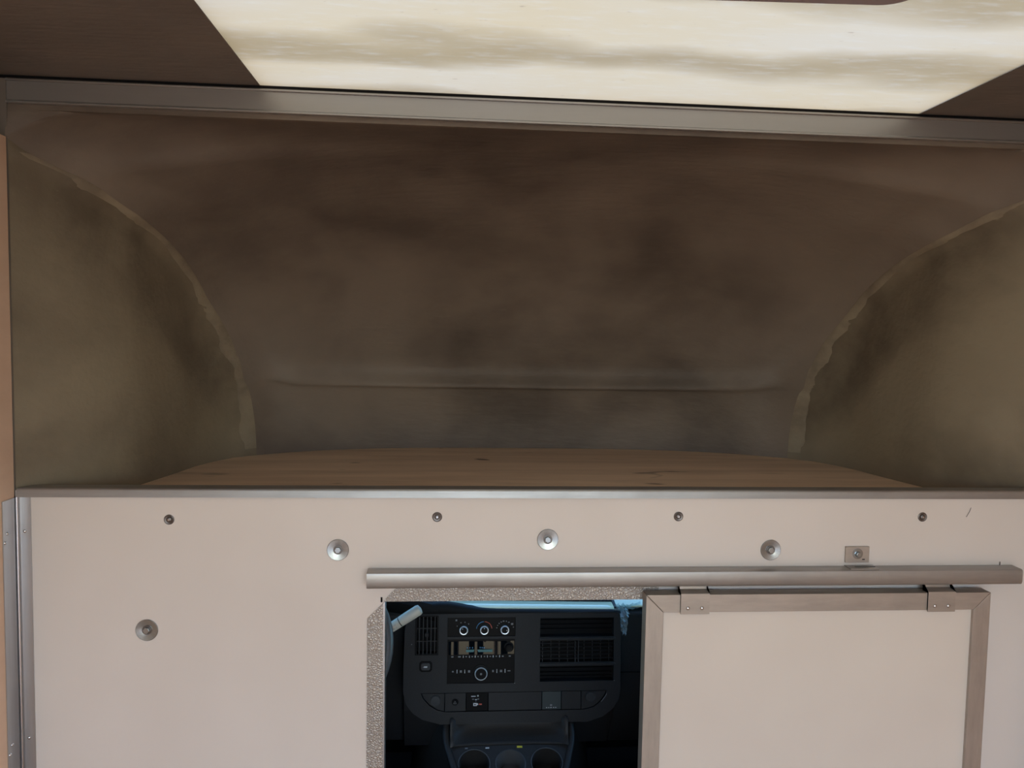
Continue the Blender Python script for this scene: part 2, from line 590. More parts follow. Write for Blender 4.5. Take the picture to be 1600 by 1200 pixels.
# ---- attic over the cab: moulded shell
half = [(0, 1.008), (.05, .968), (.1, .93), (.2, .878), (.35, .85), (.48, .83), (.58, .79), (.635, .752), (.70, .70)]


def side_x(y):
    y = max(0, y)
    for (a, xa), (b_, xb) in zip(half, half[1:]):
        if y <= b_:
            u = (y - a) / (b_ - a)
            return xa + (xb - xa) * u
    return half[-1][1]


arcL = [(-0.002, .335), (.03, .309), (.10, .277), (.19, .233), (.31, .188), (.43, .117), (.53, .018), (.585, -.07), (.60, -.13), (.615, -.16), (.63, -.25), (.635, -.345)]
cenL = [(0.015, .400), (.10, .397), (.22, .378), (.36, .328), (.49, .25), (.605, .150), (.70, .03), (.775, -.09), (.765, -.150), (.775, -.166), (.795, -.25), (.80, -.345)]
RT = 70
aL = catmull([(y, z, 0) for y, z in arcL], RT)
cL = catmull([(y, z, 0) for y, z in cenL], RT)
shell = empty('wall_attic', (XC, 0.3, -0.345), 'dark brown moulded fibreglass shell of the attic over the cab', 'wall', kind='structure')
rows = [[(XC - 1.008 + 2.016 * i / 60, 0.006, .400) for i in range(61)]]
SN = 14
for ri, (a, c) in enumerate(zip(aL, cL)):
    ha = side_x(a.x) - 0.020 * max(0, min(1, a.x / 0.12))
    r = []
    for i in range(61):
        s_ = -1 + 2 * i / 60
        s2 = s_ * (1 + 0.0 * abs(s_))
        w = abs(s2) ** (3.2 + 9 * max(0, 1 - ri / 12))
        gr = 0.016 * min(1, max(0, (a.y + 0.30) / 0.12)) * math.exp(-((abs(s_) - 0.93) / 0.05) ** 2) * (1 - abs(s_) ** 60) * min(1, max(0, a.x) / 0.15)
        y = c.x + (a.x - c.x) * w + gr
        z = c.y + (a.y - c.y) * w + gr * 0.6
        r.append((XC + ha * s2, y, z))
    rows.append(r)
MB().grid(rows).build('front_shell', M['fib_front'], shell, smooth=60)
for sg in (-1, 1):
    rows = []
    for a in aL:
        r = []
        for i in range(SN + 1):
            u = i / SN
            y = a.x * u
            hx = side_x(y)
            # faint raised rib just inside the arc
            rib = 0.020 * math.exp(-((a.x - y) / 0.034) ** 2) * max(0, min(1, a.x / 0.12)) * min(1, u * 6)
            r.append((XC + sg * (hx - rib), y, a.y))
        rows.append(r)
    MB().grid(rows).build('side_shell', M['fib_side'], shell, smooth=60)

M['ridge_tone'] = fibreglass('fibreglass_ridge_highlight', (0.270, 0.228, 0.165), (0.34, 0.285, 0.205), (0.19, 0.155, 0.115), 4.0)  # pale strip along the arc; the ridge's highlight is put into its colour
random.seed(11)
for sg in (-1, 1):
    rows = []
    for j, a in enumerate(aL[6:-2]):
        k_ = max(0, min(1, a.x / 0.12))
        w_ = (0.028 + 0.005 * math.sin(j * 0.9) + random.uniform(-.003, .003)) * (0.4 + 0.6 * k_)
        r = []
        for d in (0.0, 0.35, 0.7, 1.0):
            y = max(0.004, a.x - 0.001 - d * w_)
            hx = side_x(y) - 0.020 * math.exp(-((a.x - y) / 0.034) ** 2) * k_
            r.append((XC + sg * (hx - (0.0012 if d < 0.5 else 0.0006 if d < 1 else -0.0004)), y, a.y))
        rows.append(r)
    MB().grid(rows).build('ridge_highlight', M['ridge_tone'], shell, smooth=60)

# plywood deck of the attic
deck = [(XL + 0.02, 0.019)]
dl = [(.1, .93), (.2, .878), (.35, .85), (.48, .83), (.58, .79), (.635, .75)]
left = [(XC - h, y) for y, h in dl]
front = []
for i in range(1, 40):
    s_ = -1 + 2 * i / 40
    w = abs(s_) ** 3.2
    front.append((XC + .735 * s_, .795 + (.64 - .795) * w))
rightp = [(XC + h, y) for y, h in reversed(dl)]
dk = MB().prism([(XC - .98, .019)] + left + front + rightp + [(XC + .98, .019)], -.352, -.334, axis=2).build('floor_attic', M['ply_deck'])
tag(dk, 'bare plywood deck board with dark knots covering the attic floor', 'floor', kind='structure')

# ================================================================ BULKHEAD HARDWARE
# small recessed screws
sc_spots = [(-0.669, -0.354, 'small dark washered screw nearest the left end of the bulkhead top'),
            (-0.174, -0.349, 'small dark washered screw above the left end of the steel rail'),
            (0.295, -0.348, 'small dark washered screw between the middle and right large washers'),
            (0.794, -0.349, 'small dark washered screw nearest the right end of the bulkhead top')]
proto = None
for i, (x, z, lab) in enumerate(sc_spots):
    if proto is None:
        proto = empty('screw', (x, -0.0002, z))
        MB().lathe((x, 0, z), [(0.0095, 0), (0.0092, 0.0010), (0.0080, 0.0016), (0.0052, 0.0008)], n=28).build('washer', M['screw'], proto, smooth=30)
        h = MB().lathe((x, -0.0006, z), [(0.0050, 0), (0.0046, 0.0016), (0.0032, 0.0024), (0.0008, 0.0026)], n=20).build('screw_head', M['screw'], proto, smooth=30)
        MB().box(x - 0.0022, x + 0.0022, -0.0036, -0.0028, z - 0.0006, z + 0.0006).box(x - 0.0006, x + 0.0006, -0.0036, -0.0028, z - 0.0022, z + 0.0022).build('cross_slot', M['rivet'], h)
        o = proto
    else:
        o = copy_tree(proto, (x, -0.0002, z))
        o.rotation_euler = (0, 0.5 * i, 0)
    tag(o, lab, 'screw', 'small screws along the bulkhead top')

# large dished washers with bolt heads
wa_spots = [(-0.360, -0.412, 'large zinc washer with bolt left of the sliding door rail start', 0.0),
            (0.039, -0.393, 'large zinc washer with bolt above the middle of the cab opening', 0.6),
            (0.483, -0.415, 'large zinc washer with bolt above the sliding door near the rail bracket', 1.9),
            (-0.711, -0.563, 'large zinc washer with bolt alone low on the left of the bulkhead', 1.2)]
proto = None
for x, z, lab, ang in wa_spots:
    if proto is None:
        proto = empty('bolt', (x, -0.0002, z))
        MB().lathe((x, 0, z), [(0.0205, 0), (0.0205, 0.0014), (0.0198, 0.0019), (0.0150, 0.0013), (0.0100, 0.0006), (0.0085, 0.0003)], n=40).build('washer', M['zinc'], proto, smooth=25)
        h = MB().lathe((x, -0.0002, z), [(0.0066, 0), (0.0066, 0.0045), (0.0058, 0.0055)], n=6).build('bolt_head', M['zinc'], proto, bevel=0.0005)
        MB().lathe((x, -0.0005, z), [(0.0088, 0), (0.0088, 0.0006)], n=24).build('bolt_shade', M['screw'], proto)  # dark disc round the bolt head, contact shade put into its colour
        o = proto
    else:
        o = copy_tree(proto, (x, -0.0002, z))
    o.rotation_euler = (0, ang, 0)
    tag(o, lab, 'bolt', 'large washers and bolts on the bulkhead')

# door rail
rl = empty('door_rail', (0.343, -0.016, -0.478), 'long galvanised steel rail above the cab opening, carrying the sliding door', 'rail')
RX0, RX1, RZ0, RZ1, RY = -0.303, 0.989, -0.478, -0.4475, -0.032
prof = [(-0.0005, RZ1), (RY + 0.004, RZ1), (RY + 0.001, RZ1 - 0.0015), (RY, RZ1 - 0.005), (RY, RZ0 + 0.006), (RY + 0.002, RZ0 + 0.001), (RY + 0.004, RZ0),
        (RY + 0.011, RZ0), (RY + 0.011, RZ0 + 0.002), (RY + 0.004, RZ0 + 0.003), (RY + 0.0022, RZ0 + 0.006), (RY + 0.0022, RZ1 - 0.005), (RY + 0.005, RZ1 - 0.0022),
        (-0.0022, RZ1 - 0.0022), (-0.0022, RZ0 + 0.002), (-0.0005, RZ0 + 0.002)]
MB().prism(prof, RX0, RX1, axis=0).build('rail_channel', M['galv_x'], rl, smooth=35)
bx = 0.660
br = MB().box(bx - 0.0245, bx + 0.0245, -0.0045, -0.0003, -0.440, -0.408).build('bracket_plate', M['frame_x'], rl, bevel=0.0006)
tag(br, 'small rectangular steel tab bolted above the rail')
MB().lathe((bx, -0.0045, -0.422), [(0.0105, 0), (0.0105, 0.0012), (0.0070, 0.0014)], n=28).build('washer', M['zinc'], br, smooth=25)
MB().lathe((bx + 0.0003, -0.0058, -0.423), [(0.0060, 0), (0.0060, 0.0040), (0.0052, 0.0050)], n=6).build('bolt_head', M['zinc'], br, bevel=0.0005)
MB().box(bx + 0.010, bx + 0.0155, -0.0049, -0.0044, -0.4345, -0.4325).build('slot', M['deep'], br)
br2 = MB().box(bx - 0.0245, bx + 0.034, -0.027, -0.0005, RZ1, RZ1 + 0.0018).build('bracket_foot', M['galv_x'], rl)
MB().box(bx - 0.010, bx + 0.032, -0.0150, -0.0138, RZ1 + 0.0017, RZ1 + 0.0024).build('weld_line', M['deep'], br2)
MB().box(0.962, 0.9635, -0.002, -0.001, RZ1, RZ1 + 0.007).build('wire_burr', M['screw'], rl)

# sliding door
sd = empty('sliding_door', (0.575, -0.021, -1.25), 'beige sliding door panel in a mitred metal frame, slid to the right on the rail', 'door')
DX0, DX1, DZ0, DZ1, DF, DB = 0.2265, 0.921, -1.25, -0.4915, -0.037, -0.008
FW = 0.0345
MB().box(DX0 + 0.01, DX1 - 0.01, -0.030, -0.012, DZ0 + 0.01, DZ1 - 0.01).build('door_panel', M['door_paint'], sd)
g = 0.0004
for nm, pts, mt in (('frame_stile', [(DX0, DZ0 + g), (DX0, DZ1 - g), (DX0 + FW, DZ1 - FW - g), (DX0 + FW, DZ0 + FW + g)], 'frame_z'),
                    ('frame_stile', [(DX1, DZ0 + g), (DX1, DZ1 - g), (DX1 - FW, DZ1 - FW - g), (DX1 - FW, DZ0 + FW + g)], 'frame_z'),
                    ('frame_rail', [(DX0 + g, DZ1), (DX1 - g, DZ1), (DX1 - FW - g, DZ1 - FW), (DX0 + FW + g, DZ1 - FW)], 'frame_x'),
                    ('frame_rail', [(DX0 + g, DZ0), (DX1 - g, DZ0), (DX1 - FW - g, DZ0 + FW), (DX0 + FW + g, DZ0 + FW)], 'frame_x')):
    MB().prism(pts, DF, DB).build(nm, M[mt], sd, bevel=0.0009)
hg0 = None
for x0 in (0.293, 0.789):
    x1 = x0 + 0.0565
    if hg0 is None:
        hb = MB()
        path = [(DF - 0.0020, -0.5285), (DF - 0.0020, DZ1 + 0.0015), (-0.020, DZ1 + 0.0045), (-0.0185, -0.470), (-0.0165, -0.470), (-0.018, DZ1 + 0.0062), (DF - 0.0035, DZ1 + 0.0030), (DF - 0.0035, -0.5285)]
        hb.prism(path, x0, x1, axis=0)
        hg = hb.build('hanger', M['frame_x'], sd, bevel=0.0004)
        hg0 = (hg, x0)
        for xr in (x0 + 0.014, x0 + 0.0415):
            MB().lathe((xr, DF - 0.0034, -0.5165), [(0.0040, 0), (0.0038, 0.0012), (0.0024, 0.0026), (0.0006, 0.0030)], n=16).build('rivet', M['rivet'], hg, smooth=40)
    else:
        src, xs = hg0
        hg = src.copy()
        C.objects.link(hg)
        hg.location = Vector(src.location) + Vector((x0 - xs, 0, 0))
        for ch in list(src.children):
            c = ch.copy()
            C.objects.link(c)
            c.parent = hg

# ceiling light housing, mostly above the picture
cl = empty('ceiling_lamp', (0.17, -0.58, ZC), 'mauve-edged flat lamp housing on the translucent ceiling sheet', 'lamp')


def rrect(x0, x1, y0, y1, r, n=6):
    out = []
    for cx_, cy_, a0 in ((x1 - r, y1 - r, 0), (x0 + r, y1 - r, PI / 2), (x0 + r, y0 + r, PI), (x1 - r, y0 + r, 1.5 * PI)):
        for i in range(n + 1):
            a = a0 + PI / 2 * i / n
            out.append((cx_ + r * math.cos(a), cy_ + r * math.sin(a)))
    return out


LT = Matrix.Translation((0.42, -0.487, 0)) @ Matrix.Rotation(math.radians(-3.0), 4, 'Z')
MB(LT).prism(rrect(-0.56, 0.0, -0.33, 0.0, 0.04), 0.425, 0.4405, axis=2).build('housing', M['lamp_plastic'], cl, bevel=0.002)
MB(LT).prism(rrect(-0.53, -0.03, -0.30, -0.05, 0.03), 0.415, 0.4245, axis=2).build('lens', M['lamp_lens'], cl, bevel=0.003)

# ================================================================ THE CAB
CX0, CX1 = XC - 0.93, XC + 0.93
cab = empty('wall_cab', (XC, 0.8, -1.75), 'dark enclosure of the van cab beyond the bulkhead', 'wall', kind='structure')
MB().box(CX0, CX1, 0.05, 1.75, -1.78, -1.75).build('cab_floor', M['cab'], cab)
MB().box(CX0, CX1, 0.035, 0.80, -0.395, -0.370).build('cab_roof', M['cab'], cab)
for x in (CX0 - 0.02, CX1):
    MB().box(x, x + 0.02, 0.035, 1.75, -1.75, -0.95).build('door_lower', M['cab'], cab)
    MB().box(x, x + 0.02, 0.035, 0.34, -0.95, -0.37).build('pillar', M['cab'], cab)
    MB().prism([(0.80, -0.37), (0.75, -0.42), (1.50, -0.95), (1.66, -0.95)], x, x + 0.02, axis=0).build('windshield_pillar', M['cab'], cab)
    MB().box(x + 0.006, x + 0.012, 0.34, 1.2, -0.95, -0.42).build('side_glass', M['glass'], cab)
MB().box(CX0, CX1, 1.68, 1.75, -1.75, -0.97).build('firewall', M['cab'], cab)
MB().box(CX0 - .02, CX1 + .02, 0.02, 0.05, -1.78, -1.46).build('rear_sill', M['cab'], cab)
for xa, xb in ((CX0 - .02, OX0 - 0.01), (0.28, CX1 + .02)):
    MB().box(xa, xb, 0.021, 0.030, -1.46, -0.37).build('rear_lining', M['cab'], cab)
wsd = MB().add([(CX0, 0.80, -0.385), (CX1, 0.80, -0.385), (CX1, 1.66, -0.975), (CX0, 1.66, -0.975)], [(0, 1, 2, 3)]).build('window_1', M['glass'])
tag(wsd, 'tinted windshield of the cab beyond the dashboard', 'window', kind='structure')

# dashboard: parts laid out on the flat face of the centre panel, u to the right, v up, n towards the seats
TILT = math.radians(6)
T = Matrix(((1, 0, 0, 0.0432), (0, math.sin(TILT), -math.cos(TILT), 0.80), (0, math.cos(TILT), math.sin(TILT), -0.996), (0, 0, 0, 1)))
# T maps (u, v, n): column 2 is v, column 3 is n


def mm(c):
    """millimetre-like grid of the panel drawing: (column, row) -> u, v in metres"""
    return ((c[0] - 800) * 0.001933, -(c[1] - 1040) * 0.0019)


def rect(b, c0, r0, c1, r1, n0, n1):
    u0, v1 = mm((c0, r0))
    u1, v0 = mm((c1, r1))
    return b.box(u0, u1, v0, v1, n0, n1)


def plate(pts, n0, n1, holes=None):
    b = MB(T)
    b.prism([mm(p) for p in pts], n0, n1, axis=2)
    return b


def bar(c0, r0, c1, r1, n0, n1, name, mat, par, bevel=0.0):
    return rect(MB(T), c0, r0, c1, r1, n0, n1).build(name, M[mat], par, bevel=bevel)


def holed(outline_rect, holes, n0, n1):
    """flat plate (c0,r0,c1,r1) with rectangular holes, cut on a grid of cells"""
    c0, r0, c1, r1 = outline_rect
    xs = sorted({c0, c1} | {h[0] for h in holes} | {h[2] for h in holes})
    ys = sorted({r0, r1} | {h[1] for h in holes} | {h[3] for h in holes})
    b = MB(T)
    V, F = {}, []
    def vid(i, j):
        if (i, j) not in V:
            V[(i, j)] = len(V)
        return V[(i, j)]
    for i in range(len(xs) - 1):
        for j in range(len(ys) - 1):
            mx, my = (xs[i] + xs[i + 1]) / 2, (ys[j] + ys[j + 1]) / 2
            if any(h[0] < mx < h[2] and h[1] < my < h[3] for h in holes):
                continue
            F.append((vid(i, j), vid(i + 1, j), vid(i + 1, j + 1), vid(i, j + 1)))
    vs_ = [None] * len(V)
    for (i, j), q in V.items():
        u, v = mm((xs[i], ys[j]))
        vs_[q] = (u, v, n1)
    b.add(vs_, F)
    # hole walls
    for h in holes:
        (ua, va_), (ub, vb) = mm((h[0], h[1])), mm((h[2], h[3]))
        b.add([(ua, va_, n1), (ub, va_, n1), (ub, vb, n1), (ua, vb, n1), (ua, va_, n0), (ub, va_, n0), (ub, vb, n0), (ua, vb, n0)],
              [(0, 1, 5, 4), (1, 2, 6, 5), (2, 3, 7, 6), (3, 0, 4, 7), (4, 5, 6, 7)])
    return b


dash = empty('dashboard', (0.045, 0.95, -1.2), 'black van dashboard seen through the cab opening, with radio, vents and switches', 'dashboard')
# full-width body behind the centre panel
MB().prism([(0.86, -0.86), (0.90, -0.842), (1.06, -0.842), (1.60, -0.965), (1.60, -1.32), (0.95, -1.32), (0.88, -1.18)], 0.372, CX1 - 0.005, axis=0).build('passenger_side', M['dash'], dash, bevel=0.008)
MB().prism([(0.86, -0.84), (0.90, -0.832), (1.06, -0.832), (1.60, -0.965), (1.60, -1.32), (0.95, -1.32), (0.90, -1.18)], -0.285, 0.372, axis=0).build('centre_body', M['dash'], dash)
MB().prism([(0.90, -0.88), (0.95, -0.80), (1.10, -0.80), (1.60, -0.965), (1.60, -1.32), (0.98, -1.32), (0.93, -1.10)], CX0 + 0.005, -0.285, axis=0).build('driver_side', M['dash'], dash, bevel=0.008)
# instrument hood rising on the left
hood = []
for i in range(15):
    u = i / 14
    x = -0.80 + 0.64 * u
    zt = -0.775 - 0.052 * max(0, (u - 0.62) / 0.38) ** 1.4
    hood.append([(x, 0.80 + 0.035 * u, zt - 0.050), (x, 0.775 + 0.045 * u, zt - 0.012), (x, 0.80 + 0.025 * u, zt), (x, 1.0, zt + 0.002), (x, 1.10, -0.85)])
MB().grid(hood).build('instrument_hood', M['cab'], dash, smooth=50, solid=0.004)
# film-covered top pad
pad = []
for i in range(25):
    u = i / 24
    x = -0.155 + 0.515 * u
    zf = -0.8255 - 0.010 * u
    yf = 0.835
    pad.append([(x, yf, zf - 0.010), (x, yf + 0.004, zf - 0.003), (x, yf + 0.014, zf), (x, yf + 0.05, zf + 0.002)])
pd = MB().grid(pad).build('top_pad_edge', M['film_top'], dash, smooth=60, solid=0.002)
tag(pd, 'pale blue film-covered front edge of the dash top')
pad = []
for i in range(13):
    u = i / 12
    x = -0.20 + 1.15 * u
    zf = (-0.8245 - 0.010 * min(1, u / .47)) if x < 0.37 else -0.8395
    ya = 0.906 if x < 0.37 else 0.868
    pad.append([(x, ya, zf - 0.004), (x, ya + 0.012, zf), (x, 1.08, zf + 0.003), (x, 1.60, -0.955)])
pd = MB().grid(pad).build('top_pad', M['film_top'], dash, smooth=60, solid=0.002)
tag(pd, 'pale blue film-covered dash top under the windshield')

MB().tube([(-0.15, 0.890, -0.8222), (0.1, 0.890, -0.8272), (0.362, 0.890, -0.8322)], 0.0036, 8).build('pad_seam', M['deep'], dash)
# centre panel with openings, plus rounded lower corners
LV = (651, 962, 683, 1020)
CLP = (699, 964, 805, 994)
RAD = (699, 998, 804, 1067)
V1, V2, V3 = (844, 966, 961, 996), (844, 1002, 961, 1036), (844, 1042, 961, 1066)
cp = holed((644, 957, 966, 1080), [LV, CLP, RAD, V1, V2, V3], -0.030, 0.0).build('centre_panel', M['dash'], dash)
rim = [(644, 957), (637, 962), (633, 985), (632, 1040), (632, 1080), (637, 1098), (647, 1112), (662, 1122), (690, 1130), (760, 1132), (860, 1132), (920, 1130),
       (945, 1122), (960, 1110), (969, 1096), (972, 1080), (972, 985), (971, 962), (966, 957)]
# side cheeks and lower band around the strip of pods
strip_top = 1080
left_ch = [(644, 957), (637, 962), (633, 985), (632, 1040), (632, 1080), (644, 1080)]
right_ch = [(966, 957), (971, 962), (972, 985), (972, 1080), (966, 1080)]
plate(left_ch, -0.03, 0.0).build('panel_cheek', M['dash'], dash)
plate(right_ch, -0.03, 0.0).build('panel_cheek', M['dash'], dash)
pod = [(659, 1081), (950, 1081), (948, 1088), (941, 1098), (930, 1107), (915, 1111), (697, 1111), (684, 1108), (672, 1100), (663, 1090)]
b = MB(T)
outer = [(632, 1080), (972, 1080), (969, 1096), (960, 1110), (945, 1122), (920, 1130), (690, 1130), (662, 1122), (647, 1112), (637, 1098)]
vo_ = [(*mm(p), 0.0) for p in outer] + [(*mm(p), 0.0) for p in pod] + [(*mm(p), -0.006) for p in pod]
b.add(vo_, [(i, (i + 1) % 10, 10 + (i + 1) % 10, 10 + i) for i in range(10)] + [(10 + i, 10 + (i + 1) % 10, 20 + (i + 1) % 10, 20 + i) for i in range(10)])
ob = [(*mm(p), 0.0) for p in outer]
oc = [((mm(p)[0]) * 0.985, mm(p)[1] - 0.012 if p[1] > 1085 else mm(p)[1], -0.04) for p in outer]
b.add(ob + oc, [(i, (i + 1) % 10, 10 + (i + 1) % 10, 10 + i) for i in range(10)])
b.build('lower_surround', M['dash'], dash, smooth=30)
# top edge roll of the panel
b = MB(T)
rr = []
for i in range(23):
    c = 640 + (972 - 640) * i / 22
    u = i / 22
    top = 951 - 10 * math.exp(-((c - 690) / 45.0) ** 2) + 5 * u
    rr.append([(*mm((c, 958)), 0.0), (*mm((c, top + 3)), -0.001), (*mm((c, top + 0.8)), -0.006), (*mm((c, top)), -0.03)])
b.grid(rr).build('panel_brow', M['cab'], dash, smooth=60, solid=0.002)

# left air vent
lv = bar(649, 960, 685, 961.6, 0, 0.0012, 'side_vent', 'gloss', dash)
rect(rect(rect(MB(T), 649, 1020.4, 685, 1022, 0, 0.0012), 649, 960, 650.6, 1022, 0, 0.0012), 683.4, 960, 685, 1022, 0, 0.0012).build('vent_rim', M['gloss'], lv)
for i in range(5):
    c = 655 + i * 6
    bar(c, 962, c + 1.0, 1020, -0.010, -0.002, 'vent_slat', 'black', lv)
for r in (981, 1001):
    bar(651, r, 683, r + 1.0, -0.014, -0.008, 'vent_bar', 'black', lv)
rect(MB(T), 664, 988, 670, 994, -0.012, -0.001).build('vent_thumb', M['slat'], lv, bevel=0.001)

bar(651, 962, 683, 1020, -0.0296, -0.0285, 'vent_back', 'deep', lv)
# rocker switch beneath
sw = plate([(659, 1031), (673, 1031), (676, 1034), (676, 1045), (673, 1048), (659, 1048), (656, 1045), (656, 1034)], -0.002, 0.0015).build('switch', M['gloss'], dash, bevel=0.001)
plate([(661, 1034), (671, 1034), (673, 1036), (673, 1043), (671, 1045), (661, 1045), (659, 1043), (659, 1036)], 0.0014, 0.003).build('switch_button', M['black'], sw, bevel=0.0008)
bar(663.5, 1038.6, 668.5, 1041.0, 0.003, 0.0034, 'symbol', 'white', sw)
bar(661.8, 1039.6, 663.5, 1041.0, 0.003, 0.0034, 'symbol', 'dim', sw)


def knob(c, r, rad, nm, par, ringmat='ring', h=0.010, ptr=None, ringw=0.28):
    u, v = mm((c, r))
    b = MB(T).lathe((u, v, 0), [(rad * 1.25, -0.002), (rad * 1.25, 0.001), (rad, 0.0015), (rad, h - 0.001), (rad - 0.001, h), (rad * (1 - ringw), h)], (0, 0, 1), 28)
    kb = b.build(nm, M['gloss'], par, smooth=35)
    MB(T).lathe((u, v, 0), [(rad * 1.02, h - 0.003), (rad * 1.02, h), (rad * 0.92, h + 0.0012), (rad * (1 - ringw), h + 0.0008), (rad * (1 - ringw), h - 0.001)], (0, 0, 1), 32, close=False).build('knob_ring', M[ringmat], kb, smooth=50)
    if ptr is not None:
        a = math.radians(ptr)
        x, y = u + math.sin(a) * rad * 0.45, v + math.cos(a) * rad * 0.45
        MB(T).box(x - 0.0011, x + 0.0011, y - 0.0016, y + 0.0016, h, h + 0.0006).build('pointer', M['white'], kb)
    return kb


def mark(c, r, w, h, par, mat='white', n=0.0):
    rect(MB(T), c - w / 2, r - h / 2, c + w / 2, r + h / 2, n, n + 0.0004).build('mark', M[mat], par)


# climate controls
cc = bar(*CLP, -0.010, -0.003, 'climate_control', 'gloss', dash, 0.0008)
for c, p in ((724, -35), (756, 0), (788, 100)):
    knob(c, 983, 0.0130, 'knob', cc, ptr=p, ringw=0.24)
n1 = -0.003
for a in (-62, -22, 10, 42):
    mark(724 + 11.5 * math.sin(math.radians(a)), 983 - 11.5 * math.cos(math.radians(a)), 1.2, 1.6, cc, 'dim', n1)
mark(712.5, 968.5, 2.6, 2.6, cc, 'dim', n1)
for a0, a1, mt in ((-85, -3, 'blue'), (3, 85, 'red')):
    pp = []
    b = MB(T)
    for i in range(13):
        a = math.radians(a0 + (a1 - a0) * i / 12)
        pp.append([(*mm((756 + q * math.sin(a), 983 - q * math.cos(a))), n1 + 0.0005) for q in (11.6, 12.5)])
    b.grid(pp).build('temperature_arc', M[mt], cc)
for i, a in enumerate((-80, -62, -44, -26, -8, 12, 32, 56, 78)):
    w = 2.8 if i in (4, 6) else (3.6 if i == 7 else 1.6)
    q = 12.5 if i < 7 else 14
    mark(788 + q * math.sin(math.radians(a)), 983 - q * math.cos(math.radians(a)), w, 1.5 if i != 7 else 3.0, cc, 'dim', n1)

# radio
ra = bar(*RAD, -0.010, -0.003, 'radio', 'gloss', dash, 0.0008)
dg = []
for i in range(49):
    c = 701 + 102 * i / 48
    wv = 0.0024 * math.sin(2 * PI * i / 17 + 0.6) + 0.0008 * math.sin(2 * PI * i / 9)
    row = []
    for j in range(5):
        t = j / 4
        row.append((*mm((c, 1001.5 + 20 * t)), n1 + 0.0020 + wv + 0.0030 * t))
    dg.append(row)
ds = MB(T).grid(dg).build('display', M['display'], ra, smooth=60)
bar(728, 1013.6, 769, 1017.6, n1 + 0.0050, n1 + 0.0066, 'display_band', 'teal', ra)
for c in (730, 734, 738, 750, 753, 756):
    mark(c, 1010.8, 1.4, 2.0, ra, 'blue', n1 + 0.0050)
kb = knob(795, 1011, 0.0115, 'tuning_knob', ra, ringmat='gloss', h=0.010, ringw=0.35)
knob(751.6, 1050.5, 0.0188, 'volume_knob', ra, h=0.012, ringw=0.13)
u, v = mm((751.6, 1050.5))
MB(T).lathe((u, v, 0.0118), [(0.0032, 0), (0.0032, 0.0008)], (0, 0, 1), 16).build('knob_centre', M['dim'], ra)
for c, w in ((707, 3.4), (718, 4.2), (724, 1), (728.5, 2.4), (733.5, 1), (738, 2.2), (742.5, 1.2), (747, 2.2), (752, 1), (757, 2.0), (761.5, 1), (766, 2.4), (770.5, 1.2), (775.5, 2.2), (780.5, 1.2), (785.5, 2.6), (796.5, 3.0)):
    mark(c, 1025.6, w, 3.2 if w <= 1.2 else 1.8, ra, 'white' if w <= 1.2 else 'dim', n1)
for c, w, h in ((708, 2.6, 2.2), (714.5, 0.9, 5.5), (720.5, 3.2, 3.6), (726.5, 0.9, 5.5), (733.2, 3.2, 3.6), (770.5, 2.4, 3.4), (776.5, 1, 5.8), (783, 3.4, 3.6), (789.3, 1, 5.8), (795.5, 4.4, 1.6)):
    mark(c, 1048.6, w, h, ra, 'white' if w < 1.1 else 'dim', n1)
bar(701, 1030, 802, 1030.5, n1, n1 + 0.0003, 'button_seam', 'deep', ra)
bar(701, 1054.5, 739, 1055, n1, n1 + 0.0003, 'button_seam', 'deep', ra)
bar(764, 1054.5, 802, 1055, n1, n1 + 0.0003, 'button_seam', 'deep', ra)
mark(706, 1007.5, 1.6, 2.4, ra, 'dim', n1 + 0.0045)

# big vent stack on the right
rv_ = bar(842, 997, 963, 1001, 0.0, 0.004, 'main_vent', 'dash', dash, 0.0015)
bar(842, 1037, 963, 1041, 0.0, 0.004, 'vent_divider', 'dash', rv_, 0.0015)
for i in range(9):
    c = 848 + i * 13.2
    if abs(c - 902) > 5:
        bar(c, 1003, c + 0.9, 1036, -0.014, -0.008, 'vent_slat', 'black', rv_)
for v_ in (V1, V2, V3):
    bar(v_[0], v_[1], v_[2], v_[3], -0.0296, -0.0285, 'vent_back', 'deep', rv_)
for c in (899, 904):
    bar(c, 1003, c + 1.2, 1036, -0.010, 0.0, 'vent_slat', 'black', rv_)
for r in (1006, 1012, 1018, 1024, 1030):
    bar(845, r, 960, r + 0.9, -0.008, -0.003, 'vent_blade', 'slat', rv_)
for r in (972, 979, 986):
    bar(845, r, 960, r + 1.2, -0.027, -0.020, 'vent_blade', 'deep', rv_)
for r in (1048, 1055, 1061):
    bar(845, r, 960, r + 1.2, -0.027, -0.020, 'vent_blade', 'deep', rv_)

# pod strip
seg = [(659, 695.5), (696.5, 728.5), (729.5, 763), (764, 847), (848, 877.5), (878.5, 909), (910, 950)]
cut = [0.0]
pods = []
for i, (a, c) in enumerate(seg):
    if i == 0:
        pts = [(660.5, 1082), (695.5, 1082), (695.5, 1110), (685, 1107), (673, 1099), (664.5, 1090)]
    elif i == 6:
        pts = [(910, 1082), (948.5, 1082), (946.5, 1088), (940, 1097), (929, 1106), (914, 1110), (910, 1110)]
    else:
        pts = [(a, 1082), (c, 1082), (c, 1110), (a, 1110)]
    mt = {2: 'gloss', 4: 'green'}.get(i, 'dash')
    pods.append(plate(pts, -0.008, -0.0015).build('pod_cover', M[mt], dash, bevel=0.0006))
for c, r, p in ((682, 1093, pods[0]), (924, 1091, pods[6])):
    u, v = mm((c, r))
    MB(T).lathe((u, v, -0.0015), [(0.0165, 0), (0.0160, 0.0014), (0.0140, 0.0010), (0.0135, 0.0024), (0.002, 0.003)], (0, 0, 1), 28).build('socket_cap', M['black'], p, smooth=30)
u, v = mm((712, 1096))
